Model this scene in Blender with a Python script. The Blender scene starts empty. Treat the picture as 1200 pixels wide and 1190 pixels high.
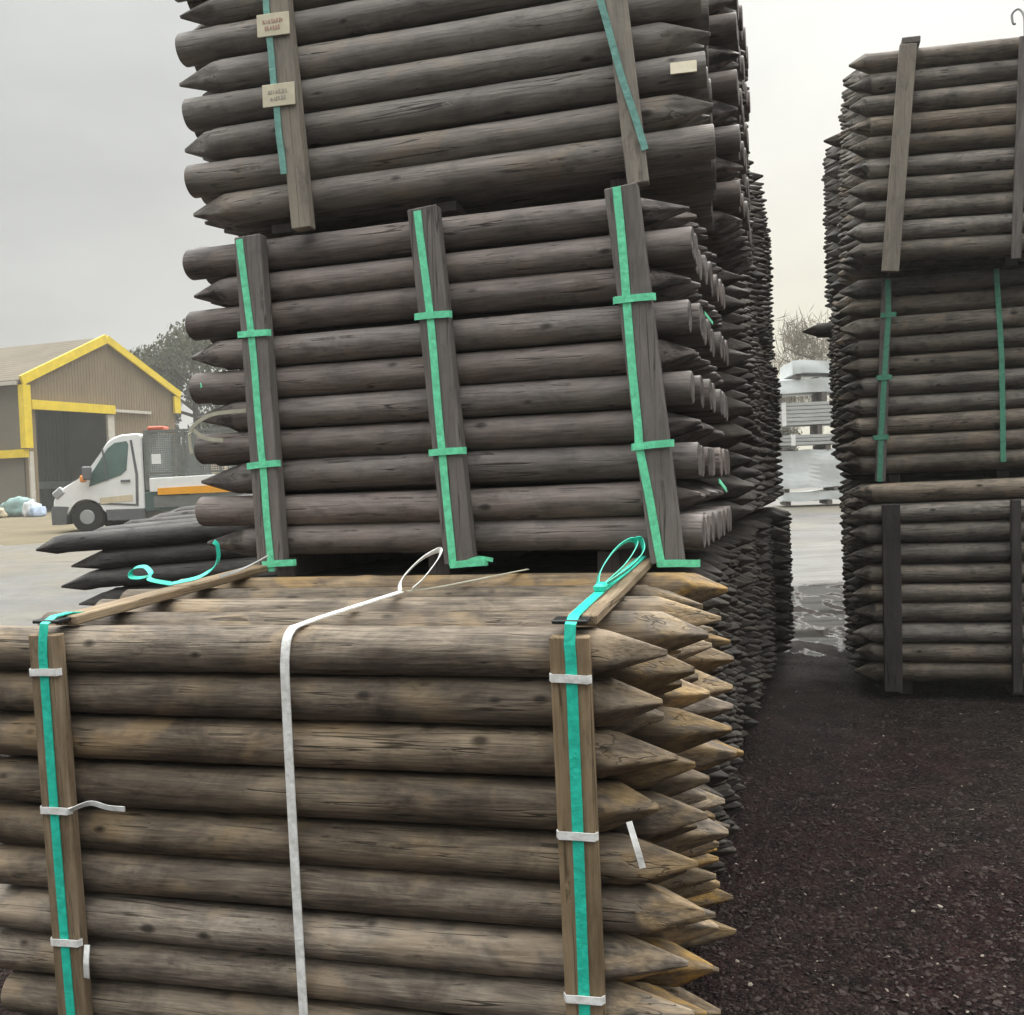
import bpy, bmesh, math, random
from mathutils import Vector, Matrix, Euler, noise
R = math.radians
PI = math.pi
sc = bpy.context.scene
COL = sc.collection
rnd = random.Random(7)

# ------------------------------------------------------------------ helpers
def link_mesh(name, bm, mat, parent=None, smooth=False, bevel=0.0):
    if bevel:
        bmesh.ops.bevel(bm, geom=list(bm.edges), offset=bevel, segments=1, affect='EDGES', profile=.5)
    bmesh.ops.recalc_face_normals(bm, faces=bm.faces)
    me = bpy.data.meshes.new(name); bm.to_mesh(me); bm.free()
    if smooth:
        for p in me.polygons: p.use_smooth = True
    for m in (mat if isinstance(mat, (list, tuple)) else [mat]): me.materials.append(m)
    o = bpy.data.objects.new(name, me); COL.objects.link(o)
    if parent: o.parent = parent
    return o

def tag(o, label=None, cat=None, group=None, kind=None):
    if label: o['label'] = label
    if cat: o['category'] = cat
    if group: o['group'] = group
    if kind: o['kind'] = kind
    return o

def empty(name, loc, rot=(0, 0, 0)):
    o = bpy.data.objects.new(name, None); COL.objects.link(o)
    o.location = loc; o.rotation_euler = rot; o.empty_display_size = .2
    return o

def add_box(bm, c, s, rot=None):
    m = Matrix.Translation(c)
    if rot is not None: m = m @ (rot if isinstance(rot, Matrix) else Euler(rot).to_matrix().to_4x4())
    r = bmesh.ops.create_cube(bm, size=1.0, matrix=m @ Matrix.Diagonal((s[0], s[1], s[2], 1)))
    return r['verts']

def box(name, c, s, mat, parent=None, rot=None, bevel=.003):
    bm = bmesh.new(); add_box(bm, c, s, rot)
    return link_mesh(name, bm, mat, parent, bevel=bevel)

def beam(bm, a, b, w, t, updir=(0, 0, 1)):
    a, b = Vector(a), Vector(b); d = (b - a); L = d.length; d.normalize()
    u = Vector(updir); s = d.cross(u)
    if s.length < 1e-4: s = d.cross(Vector((0, 1, 0)))
    s.normalize(); u = s.cross(d)
    m = Matrix((( d.x, s.x, u.x, 0), (d.y, s.y, u.y, 0), (d.z, s.z, u.z, 0), (0, 0, 0, 1)))
    m = Matrix.Translation((a + b) / 2) @ m
    bmesh.ops.create_cube(bm, size=1.0, matrix=m @ Matrix.Diagonal((L, w, t, 1)))

def add_ribbon(bm, pts, width, th, wdirs):
    """solid flat strip along pts; wdirs one width direction or one per point"""
    pts = [Vector(p) for p in pts]; n = len(pts)
    if not isinstance(wdirs, list): wdirs = [wdirs] * n
    rings = []
    for i in range(n):
        t = (pts[min(i + 1, n - 1)] - pts[max(i - 1, 0)]).normalized()
        w = Vector(wdirs[i]); w = (w - t * w.dot(t)).normalized()
        nn = t.cross(w)
        rings.append([bm.verts.new(pts[i] + w * sx * width / 2 + nn * sy * th / 2) for sx, sy in ((-1, -1), (1, -1), (1, 1), (-1, 1))])
    for a, b in zip(rings, rings[1:]):
        for k in range(4): bm.faces.new((a[k], a[(k + 1) % 4], b[(k + 1) % 4], b[k]))
    bm.faces.new(rings[0][::-1]); bm.faces.new(rings[-1])

def smooth_path(P, n=8):
    P = [Vector(p) for p in P]; out = []
    for i in range(len(P) - 1):
        p0, p1, p2, p3 = P[max(i - 1, 0)], P[i], P[i + 1], P[min(i + 2, len(P) - 1)]
        for k in range(n):
            t = k / n
            out.append(.5 * ((2 * p1) + (p2 - p0) * t + (2 * p0 - 5 * p1 + 4 * p2 - p3) * t * t + (3 * p1 - p0 - 3 * p2 + p3) * t ** 3))
    return out + [P[-1]]

def add_tube(bm, pts, r, seg=8):
    pts = [Vector(p) for p in pts]; n = len(pts); rings = []
    ref = Vector((.13, .4, .9))
    for i in range(n):
        t = (pts[min(i + 1, n - 1)] - pts[max(i - 1, 0)]).normalized()
        s = t.cross(ref).normalized(); u = s.cross(t)
        rr = r[i] if isinstance(r, list) else r
        rings.append([bm.verts.new(pts[i] + (s * math.cos(a) + u * math.sin(a)) * rr) for a in (2 * PI * k / seg for k in range(seg))])
    for a, b in zip(rings, rings[1:]):
        for k in range(seg): bm.faces.new((a[k], a[(k + 1) % seg], b[(k + 1) % seg], b[k]))
    bm.faces.new(rings[0][::-1]); bm.faces.new(rings[-1])

def prism(bm, poly, y0, y1):
    """poly of (x,z) extruded in y"""
    a = [bm.verts.new((x, y0, z)) for x, z in poly]; b = [bm.verts.new((x, y1, z)) for x, z in poly]
    n = len(poly)
    bm.faces.new(a); bm.faces.new(b[::-1])
    for k in range(n): bm.faces.new((a[k], b[k], b[(k + 1) % n], a[(k + 1) % n]))

# ------------------------------------------------------------------ materials
class NT:
    def __init__(s, name):
        s.m = bpy.data.materials.new(name); s.m.use_nodes = True
        s.t = s.m.node_tree; s.b = s.t.nodes['Principled BSDF']
    def n(s, typ, **kw):
        nd = s.t.nodes.new(typ)
        for k, v in kw.items():
            if k in nd.inputs: nd.inputs[k].default_value = v
            else: setattr(nd, k, v)
        return nd
    def l(s, a, b): s.t.links.new(a, b)
    def vmul(s, src, v):
        nd = s.n('ShaderNodeVectorMath', operation='MULTIPLY'); s.l(src, nd.inputs[0]); nd.inputs[1].default_value = v; return nd.outputs[0]
    def noise(s, vec, scale=1, detail=4, rough=.55, dist=0):
        nd = s.n('ShaderNodeTexNoise', Scale=scale, Detail=detail, Roughness=rough, Distortion=dist); s.l(vec, nd.inputs['Vector']); return nd.outputs['Fac']
    def ramp(s, f, stops):
        nd = s.n('ShaderNodeValToRGB'); s.l(f, nd.inputs[0]); e = nd.color_ramp.elements
        while len(e) < len(stops): e.new(.5)
        for q, (p, c) in zip(e, stops): q.position = p; q.color = (*c, 1) if len(c) == 3 else c
        return nd.outputs[0]
    def math(s, op, a, b=None, c=None, clamp=False):
        nd = s.n('ShaderNodeMath', operation=op, use_clamp=clamp)
        for i, v in enumerate((a, b, c)):
            if v is None: continue
            if isinstance(v, (int, float)): nd.inputs[i].default_value = v
            else: s.l(v, nd.inputs[i])
        return nd.outputs[0]
    def mix(s, f, a, b, mode='MIX'):
        nd = s.n('ShaderNodeMix', data_type='RGBA', blend_type=mode)
        for i, v in ((0, f), (6, a), (7, b)):
            if isinstance(v, (int, float)): nd.inputs[i].default_value = v
            elif isinstance(v, tuple): nd.inputs[i].default_value = (*v, 1)
            else: s.l(v, nd.inputs[i])
        return nd.outputs[2]
    def bump(s, h, strength=.3, dist=.004):
        nd = s.n('ShaderNodeBump', Strength=strength, Distance=dist); s.l(h, nd.inputs['Height']); s.l(nd.outputs[0], s.b.inputs['Normal'])
    def col(s, c):
        if isinstance(c, tuple): s.b.inputs['Base Color'].default_value = (*c, 1)
        else: s.l(c, s.b.inputs['Base Color'])
    def rough(s, r):
        if isinstance(r, (int, float)): s.b.inputs['Roughness'].default_value = r
        else: s.l(r, s.b.inputs['Roughness'])

def wood(name, dark, mid, light, cut, rough=(.5, .75), cutamt=.8, knots=True, var=(.72, 1.2), along=1.0, spec=.16, tan=None, axis=0, sat=(.8, 1.2)):
    t = NT(name)
    tc = t.n('ShaderNodeTexCoord').outputs['Object']; oi = t.n('ShaderNodeObjectInfo').outputs['Random']
    add = t.n('ShaderNodeVectorMath', operation='ADD'); t.l(tc, add.inputs[0])
    cx = t.n('ShaderNodeCombineXYZ'); 
    for i, k in enumerate((91., 53., 37.)): t.l(t.math('MULTIPLY', oi, k), cx.inputs[i])
    t.l(cx.outputs[0], add.inputs[1]); v = add.outputs[0]
    if axis:
        sx = t.n('ShaderNodeSeparateXYZ'); cb = t.n('ShaderNodeCombineXYZ'); t.l(v, sx.inputs[0])
        for i, k in enumerate({1: (1, 0, 2), 2: (2, 1, 0)}[axis]): t.l(sx.outputs[k], cb.inputs[i])
        v = cb.outputs[0]
    streak = t.noise(t.vmul(v, (4.2 * along, 30, 30)), 1, 6, .72, .6)
    patch = t.noise(t.vmul(v, (4.2 * along, 6, 6)), 1, 4, .65, 1.0)
    grain = t.noise(t.vmul(v, (9 * along, 150, 150)), 1, 2, .6)
    f = t.math('ADD', t.math('MULTIPLY', streak, .5), t.math('MULTIPLY', patch, .5))
    f = t.math('ADD', f, t.math('MULTIPLY', t.math('SUBTRACT', grain, .5), .22))
    c = t.ramp(f, [(.34, dark), (.48, mid), (.64, light)])
    if tan:
        tn = t.noise(t.vmul(v, (5.5, 7, 7)), 1, 3, .5, .3)
        c = t.mix(t.math('MULTIPLY', t.ramp(tn, [(.55, (0, 0, 0)), (.64, (.65, .65, .65))]), t.math('ADD', streak, .15, clamp=True)), c, tan)
    # stain blotches with a shape of their own
    st = t.noise(t.vmul(v, (7 * along, 16, 16)), 1, 5, .7, .25)
    c = t.mix(t.ramp(st, [(.58, (0, 0, 0)), (.72, (.6, .6, .6))]), c, tuple(x * .55 for x in dark))
    ck = t.noise(t.vmul(v, (1.1 * along, 34, 34)), 1, 2, .5, .2)
    ck = t.math('ABSOLUTE', t.math('SUBTRACT', ck, .5)); ck = t.ramp(ck, [(.004, (1, 1, 1)), (.016, (0, 0, 0))])
    brk = t.ramp(patch, [(.48, (0, 0, 0)), (.56, (1, 1, 1))]); ck = t.math('MULTIPLY', ck, brk)
    c = t.mix(t.math('MULTIPLY', ck, .75), c, tuple(x * .35 for x in dark))
    h = t.math('ADD', t.math('MULTIPLY', grain, .5), t.math('MULTIPLY', streak, .8))
    h = t.math('SUBTRACT', h, t.math('MULTIPLY', ck, .9))
    if knots:
        vo = t.n('ShaderNodeTexVoronoi', Scale=1.0); t.l(t.vmul(v, (8.0, 15, 15)), vo.inputs['Vector']); vo.inputs['Randomness'].default_value = 1
        vs = t.n('ShaderNodeSeparateColor'); t.l(vo.outputs['Color'], vs.inputs[0]); k = t.ramp(t.math('ADD', vo.outputs['Distance'], t.math('MULTIPLY', vs.outputs[0], .15)), [(.09, (1, 1, 1)), (.21, (0, 0, 0))])
        c = t.mix(t.math('MULTIPLY', k, .85), c, tuple(x * .45 for x in dark))
        h = t.math('ADD', h, t.math('MULTIPLY', k, .9))
    if cut is not None:
        at = t.n('ShaderNodeAttribute', attribute_name='cut').outputs['Fac']
        cn = t.noise(t.vmul(v, (6, 26, 26)), 1, 5, .6, .5)
        a = t.math('MULTIPLY', at, t.math('MULTIPLY', t.ramp(cn, [(.42, (.0, .0, .0)), (.58, (1, 1, 1))]), t.math('MULTIPLY', t.math('ADD', t.math('FRACT', t.math('MULTIPLY', oi, 43.7)), .25, clamp=True), cutamt)))
        cc = t.mix(t.ramp(grain, [(.35, (0, 0, 0)), (.65, (1, 1, 1))]), tuple(x * .62 for x in cut), cut)
        c = t.mix(a, c, cc)
    mr = t.n('ShaderNodeMapRange'); t.l(t.math('FRACT', t.math('MULTIPLY', oi, 17.3)), mr.inputs[0]); mr.inputs[3].default_value = var[0]; mr.inputs[4].default_value = var[1]
    hs = t.n('ShaderNodeHueSaturation'); t.l(c, hs.inputs['Color']); t.l(mr.outputs[0], hs.inputs['Value'])
    ms = t.n('ShaderNodeMapRange'); t.l(t.math('FRACT', t.math('MULTIPLY', oi, 7.7)), ms.inputs[0]); ms.inputs[3].default_value = sat[0] if knots else .95; ms.inputs[4].default_value = sat[1] if knots else 1.05; t.l(ms.outputs[0], hs.inputs['Saturation'])
    t.col(hs.outputs[0])
    rr = t.n('ShaderNodeMapRange'); t.l(patch, rr.inputs[0]); rr.inputs[1].default_value = .3; rr.inputs[2].default_value = .7; rr.inputs[3].default_value = rough[0]; rr.inputs[4].default_value = rough[1]
    t.rough(rr.outputs[0]); t.b.inputs['Specular IOR Level'].default_value = spec
    t.bump(h, .55, .006)
    return t.m

def plain(name, c, rough=.5, metal=0., var=.12, scale=6., spec=.4, bump=0.):
    t = NT(name); tc = t.n('ShaderNodeTexCoord').outputs['Object']
    n = t.noise(tc, scale, 5, .6, .3)
    a = tuple(x * (1 - var) for x in c); b = tuple(min(1, x * (1 + var)) for x in c)
    t.col(t.ramp(n, [(.3, a), (.7, b)])); t.rough(rough)
    t.b.inputs['Metallic'].default_value = metal; t.b.inputs['Specular IOR Level'].default_value = spec
    if bump: t.bump(n, bump, .01)
    return t.m

M = {}
M['post_brown'] = wood('creosote_brown_wood', (.048, .038, .030), (.150, .120, .092), (.315, .255, .188), (.44, .31, .17), cutamt=1., var=(.62, 1.3), tan=(.39, .28, .165), sat=(.75, 1.4))
M['post_dark'] = wood('dark_stained_wood', (.078, .067, .062), (.158, .134, .125), (.245, .209, .194), (.05, .044, .041), cutamt=1., rough=(.45, .7), var=(.8, 1.15), tan=(.21, .165, .14))
M['post_grey'] = wood('greyed_stained_wood', (.12, .107, .10), (.21, .19, .176), (.31, .28, .255), (.14, .125, .11), cutamt=.9, rough=(.5, .75), var=(.82, 1.2), tan=(.31, .26, .20))
M['post_side'] = wood('weathered_brown_wood', (.050, .043, .037), (.150, .128, .107), (.28, .236, .19), (.055, .048, .041), cutamt=1., var=(.65, 1.3), tan=(.30, .23, .16), sat=(.6, 1.2))
M['post_black'] = wood('black_stained_wood', (.05, .048, .046), (.095, .09, .086), (.15, .14, .132), (.14, .13, .12), cutamt=.5, var=(.8, 1.2))
M['batten_tan'] = wood('sawn_tan_batten', (.14, .10, .062), (.26, .19, .12), (.37, .28, .185), None, knots=False, along=.8, var=(.9, 1.08), axis=2)
M['flat_tan'] = wood('sawn_flat_tan_batten', (.14, .10, .062), (.26, .19, .12), (.37, .28, .185), None, knots=False, along=.8, var=(.9, 1.08), axis=1)
M['batten_dark'] = wood('sawn_dark_batten', (.10, .088, .082), (.155, .138, .13), (.21, .187, .175), None, knots=False, along=.8, var=(.9, 1.08), axis=2)
M['flat_dark'] = wood('sawn_flat_dark_batten', (.10, .088, .082), (.155, .138, .13), (.21, .187, .175), None, knots=False, along=.8, var=(.9, 1.08), axis=1)
M['batten_grey'] = wood('sawn_grey_batten', (.17, .15, .13), (.26, .23, .195), (.34, .30, .245), None, knots=False, along=.8, var=(.9, 1.08), axis=2)
M['batten_black'] = wood('sawn_black_batten', (.035, .033, .032), (.055, .05, .048), (.08, .074, .07), None, knots=False, along=.8, var=(.9, 1.08), axis=2)
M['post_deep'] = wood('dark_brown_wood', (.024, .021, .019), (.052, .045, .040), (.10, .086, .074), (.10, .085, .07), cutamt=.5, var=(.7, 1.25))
M['strap_green'] = plain('green_strap', (.17, .74, .43), .38, var=.22, scale=45, bump=.35)
M['strap_teal'] = plain('teal_strap', (.03, .60, .44), .35, var=.22, scale=45, bump=.35)
M['strap_faded'] = plain('faded_teal_strap', (.17, .38, .33), .45, var=.22, scale=45, bump=.35)
M['strap_dull'] = plain('dull_green_strap', (.09, .30, .20), .45, var=.22, scale=45, bump=.35)
M['strap_white'] = plain('white_strap', (.86, .85, .81), .4, var=.22, scale=45, bump=.35)
M['strap_cream'] = plain('cream_strap', (.45, .43, .34), .5, var=.15, scale=25)
M['rope_grey'] = plain('grey_rope', (.33, .33, .32), .6)
M['shadow_black'] = plain('shadow_black', (.012, .012, .013), .4)  # near-black that paints the shade in the gap under the strap
M['tag_paper'] = plain('tag_paper', (.66, .60, .45), .7, var=.12, scale=20)
M['tag_red'] = plain('tag_red_print', (.46, .29, .24), .7)
M['tag_ink'] = plain('tag_dark_print', (.38, .36, .30), .7)

def gravel_mat():
    t = NT('wet_dark_gravel'); tc = t.n('ShaderNodeTexCoord').outputs['Object']
    big = t.noise(tc, .55, 4, .6, .5); mid = t.noise(tc, 6, 6, .65); fine = t.noise(tc, 60, 4, .7)
    c = t.ramp(mid, [(.3, (.0065, .0032, .0032)), (.52, (.019, .0088, .0088)), (.72, (.038, .019, .0175))])
    c = t.mix(t.ramp(big, [(.42, (0, 0, 0)), (.62, (1, 1, 1))]), c, t.ramp(mid, [(.3, (.009, .007, .006)), (.7, (.036, .029, .024))]))
    vo = t.n('ShaderNodeTexVoronoi', Scale=85.); t.l(tc, vo.inputs['Vector'])
    sep = t.n('ShaderNodeSeparateColor'); t.l(vo.outputs['Color'], sep.inputs[0])
    c = t.mix(t.ramp(sep.outputs[0], [(.80, (0, 0, 0)), (.97, (.7, .7, .7))]), c, (.065, .05, .042))
    c = t.mix(t.ramp(sep.outputs[1], [(.55, (0, 0, 0)), (.9, (.8, .8, .8))]), c, (.004, .0033, .0033))
    sy = t.n('ShaderNodeSeparateXYZ'); t.l(tc, sy.inputs[0])
    ry = t.n('ShaderNodeMapRange', interpolation_type='SMOOTHSTEP'); t.l(sy.outputs[1], ry.inputs[0]); ry.inputs[1].default_value = 6.2; ry.inputs[2].default_value = 8.0; ry.inputs[3].default_value = -.3; ry.inputs[4].default_value = .045
    pn = t.noise(t.vmul(tc, (3.2, 1.5, 1)), 1, 4, .55, .4)
    wet = t.ramp(t.math('ADD', pn, ry.outputs[0]), [(.49, (0, 0, 0)), (.535, (1, 1, 1))])
    c = t.mix(wet, c, (.03, .027, .024))
    t.col(c)
    t.rough(t.mix(wet, t.ramp(big, [(.40, (.42, .42, .42)), (.6, (.8, .8, .8))]), (.02, .02, .02)))
    t.l(t.math('ADD', t.math('MULTIPLY', wet, .9), .06), t.b.inputs['Specular IOR Level'])
    h = t.math('ADD', t.math('MULTIPLY', vo.outputs['Distance'], -.9), t.math('ADD', t.math('MULTIPLY', fine, .6), t.math('MULTIPLY', mid, 1.2)))
    h = t.math('MULTIPLY', h, t.math('SUBTRACT', 1.0, wet))
    t.bump(h, .9, .02); return t.m
M['gravel'] = gravel_mat()

def concrete_mat():
    t = NT('yard_concrete'); tc = t.n('ShaderNodeTexCoord').outputs['Object']
    big = t.noise(tc, .16, 5, .6, .6); mid = t.noise(tc, 1.3, 6, .65); fine = t.noise(tc, 18, 4, .7)
    c = t.ramp(mid, [(.3, (.09, .087, .083)), (.7, (.145, .142, .135))])
    c = t.mix(t.ramp(big, [(.44, (0, 0, 0)), (.6, (.85, .85, .85))]), c, (.15, .13, .095))
    c = t.mix(t.math('MULTIPLY', fine, .25), c, (.08, .077, .07))
    st = t.noise(t.vmul(tc, (.5, 1.6, 1)), 1, 6, .7, 1)
    c = t.mix(t.ramp(st, [(.56, (0, 0, 0)), (.7, (.6, .6, .6))]), c, (.06, .058, .053))
    t.col(c); t.rough(t.ramp(st, [(.4, (.8, .8, .8)), (.62, (.35, .35, .35))])); t.bump(fine, .3, .01); t.b.inputs['Specular IOR Level'].default_value = .25; return t.m
M['concrete'] = concrete_mat()
def mud_mat():
    t = NT('tan_dirt'); tc = t.n('ShaderNodeTexCoord').outputs['Object']
    mid = t.noise(tc, .9, 6, .65)
    t.col(t.ramp(mid, [(.3, (.11, .089, .055)), (.7, (.17, .145, .098))])); t.rough(.85); t.b.inputs['Specular IOR Level'].default_value = .1; return t.m
M['mud'] = mud_mat()
M['water'] = plain('puddle_water', (.03, .029, .027), .02, var=.1, spec=.9)
M['chip'] = plain('pale_chip', (.20, .17, .135), .7, var=.4, scale=40)
M['stone'] = wood('dark_stone', (.009, .006, .0055), (.022, .014, .013), (.045, .034, .030), None, knots=False, var=(.6, 1.6))

# ------------------------------------------------------------------ posts
def post_mesh(name, L, d, seed, mat, tip=.18, down=0):
    blunt = .3 if 'creosote' in mat.name else 1.0
    rg = random.Random(seed); nz = Vector((rg.uniform(-50, 50), rg.uniform(-50, 50), rg.uniform(-50, 50)))
    S = 24; r0 = d / 2
    fac = rg.choice((4, 4, 5, 6)); ph = rg.uniform(0, PI); tl = tip * rg.uniform(.85, 1.15)
    skew = [rg.uniform(.85, 1.15) for _ in range(fac)]
    bow = rg.uniform(-.007, .007); bph = rg.uniform(0, 6.28)
    taper = rg.uniform(-.03, .03)
    kn = [(rg.uniform(.05, L - tl), rg.uniform(0, 2 * PI), rg.uniform(.0015, .005), rg.uniform(.012, .022)) for _ in range(9)]
    xs = [0, .004] + [.004 + (L - tl - .004) * i / 34 for i in range(1, 35)] + [L - tl + tl * i / 11 for i in range(1, 12)]
    bm = bmesh.new(); lay = bm.verts.layers.float.new('cut'); rings = []
    tipoff = (0, -down * r0) if down else (rg.uniform(-.1, .1) * r0, rg.uniform(-.1, .1) * r0)
    for x in xs:
        ring = []
        for k in range(S):
            a = 2 * PI * k / S
            q = Vector((x * 2.2, math.cos(a) * 1.1, math.sin(a) * 1.1)) + nz
            r = r0 * (1 + taper * (x / L - .5) +   .036 * noise.noise(q) + .02 * noise.noise(q * 3.1))
            for kx, ka, kh, kw in kn:
                dx = x - kx
                if abs(dx) < 3 * kw:
                    da = ((a - ka + PI) % (2 * PI) - PI) * r0
                    r += kh * math.exp(-(dx * dx + da * da) / (kw * kw))
            c = 0.0
            if x == 0: r *= .93; c = blunt
            u = (x - (L - tl)) / tl
            if u > 0:
                lim = 9.
                for j in range(fac):
                    ca = math.cos(a - ph - 2 * PI * j / fac)
                    if ca > .05:
                        lim = min(lim, r0 * skew[j] * (1.0 - .9 * u ** 1.05) * (1 + .07 * noise.noise(q * 2)) / ca)
                if lim < r: r = lim; c = 1.0
            y = math.cos(a) * r + bow * math.sin(PI * x / L) * math.cos(bph); z = math.sin(a) * r + bow * math.sin(PI * x / L) * math.sin(bph)
            if u > 0: y += tipoff[0] * u; z += tipoff[1] * u
            v = bm.verts.new((x, y, z)); v[lay] = c; ring.append(v)
        rings.append(ring)
    for i, (a, b) in enumerate(zip(rings, rings[1:])):
        for k in range(S):
            f = bm.faces.new((a[k], b[k], b[(k + 1) % S], a[(k + 1) % S])); f.smooth = True
    c0 = bm.verts.new((-.001, 0, 0)); c0[lay] = blunt
    for k in range(S): bm.faces.new((rings[0][(k + 1) % S], c0, rings[0][k]))
    bm.faces.new(rings[-1])
    bmesh.ops.recalc_face_normals(bm, faces=bm.faces)
    me = bpy.data.meshes.new(name); bm.to_mesh(me); bm.free(); me.materials.append(mat)
    return me

_variants = {}
def variants(L, d, mat, tip, down=0):
    key = (L, d, mat, tip, down)
    if key not in _variants:
        _variants[key] = [post_mesh('post', L, d, hash((round(L * 1000), round(d * 1000), i)) & 0xffff, M[mat], tip, down) for i in range(9)]
    return _variants[key]

def pack(label, pos, ang, L, p, rows, deep, mat, point, bearer=.06, group='strapped packs of fence posts', tip=.18, stag=0., jit=.012, extra=None, dyp=None, bmat='batten_dark', bx=None, down=0, hexp=False):
    """pos = centre of the top front post at its left end; ang = yaw, tilt, lean in degrees"""
    yaw, tilt, lean = (R(a) for a in ang)
    e = Euler((-lean, -tilt, -yaw)); rm = e.to_matrix()
    H = (rows - 1) * p + p / 2 + bearer
    dyp = dyp or p
    off = Vector((L / 2, (deep - 1) * dyp / 2, -H))
    root = empty('post_pack', Vector(pos) + rm @ off, e); tag(root, label, 'post pack', group)
    vs = variants(L, round(p * .985, 4), mat, tip, down)
    for k in range(rows):
        for j in range(deep):
            if hexp and j % 2 and k == rows - 1: continue
            pt = point(k, j)
            o = bpy.data.objects.new('post', rnd.choice(vs)); COL.objects.link(o); o.parent = root
            s = rnd.uniform(.94, 1.0)
            dx = rnd.uniform(-jit, jit) + (stag if pt < 0 else 0)
            y = j * dyp + rnd.uniform(-.004, .004) + (0 if j else rnd.uniform(0, .004)); z = -k * p + rnd.uniform(-.003, .003)
            if hexp and j % 2: z -= p / 2
            o.scale = (1, s, s)
            if extra: dx += extra(k, j)
            l = Vector((dx if pt > 0 else L + dx, y, z)) - off
            o.location = l
            o.rotation_euler = (0 if down else rnd.uniform(0, 2 * PI), 0, (0 if pt > 0 else PI) + rnd.uniform(-.002, .002))
    for x in (bx or (.17 * L, .5 * L, .83 * L)):
        b = box('bearer', Vector((x, (deep - 1) * dyp / 2 + .04, -H + bearer / 2 - .001)) - off, (.07, deep * dyp - .10, bearer - .004), M[bmat], root)
    root['_off'] = off
    return root

def on(root, name, bm, mat, parent=None, **kw):
    """link a mesh whose coordinates are relative to the top front post's left end"""
    bmesh.ops.translate(bm, verts=bm.verts, vec=-Vector(root['_off']))
    return link_mesh(name, bm, mat, parent or root, **kw)

def batten(root, x0, z0, x1, z1, yf, w, th, mat):
    """upright batten on the front of a pack, its back face at y=yf"""
    bm = bmesh.new(); beam(bm, (x0, yf - th / 2, z0), (x1, yf - th / 2, z1), w, th, (0, 1, 0))
    # own frame along the grain
    a, b = Vector((x0, yf - th / 2, z0)), Vector((x1, yf - th / 2, z1))
    return on(root, 'batten', bm, M[mat], bevel=.003)

def vstrap(root, P, yf, w, mat, name='strap', wob=.003):
    """strap running down the front along (x,z) points with its back at yf"""
    bm = bmesh.new(); pts = []
    for (xa, za), (xb, zb) in zip(P, P[1:]):
        for i in range(10):
            t = i / 10; pts.append(Vector((xa + (xb - xa) * t + wob * noise.noise(Vector((za * 3 + t * 2, xa, 1))), yf - .003, za + (zb - za) * t)))
    pts.append(Vector((P[-1][0], yf - .003, P[-1][1])))
    add_ribbon(bm, pts, w, .0025, Vector((1, 0, 0)))
    return on(root, name, bm, M[mat])

def clip(root, strap, x, z, yf, w, h, mat, slope=0., dx=0.):
    bm = bmesh.new()
    pts = [(x - w / 2 + dx, yf + .004, z - slope * w / 2), (x - w / 2 + dx + .006, yf - .0065, z - slope * w / 2), (x, yf - .0075, z + .001), (x + w / 2 + dx - .006, yf - .0065, z + slope * w / 2), (x + w / 2 + dx, yf + .004, z + slope * w / 2)]
    add_ribbon(bm, pts, h, .002, Vector((0, 0, 1)))
    return on(root, 'cross_strip', bm, M[mat], strap)

# ------------------------------------------------------------------ the packs
right = lambda k, j: 1
left = lambda k, j: -1
altl = lambda k, j: 1 if k % 2 == 0 else -1
altr = lambda k, j: -1 if k % 2 == 0 else 1
G = 'strapped packs of fence posts'

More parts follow.
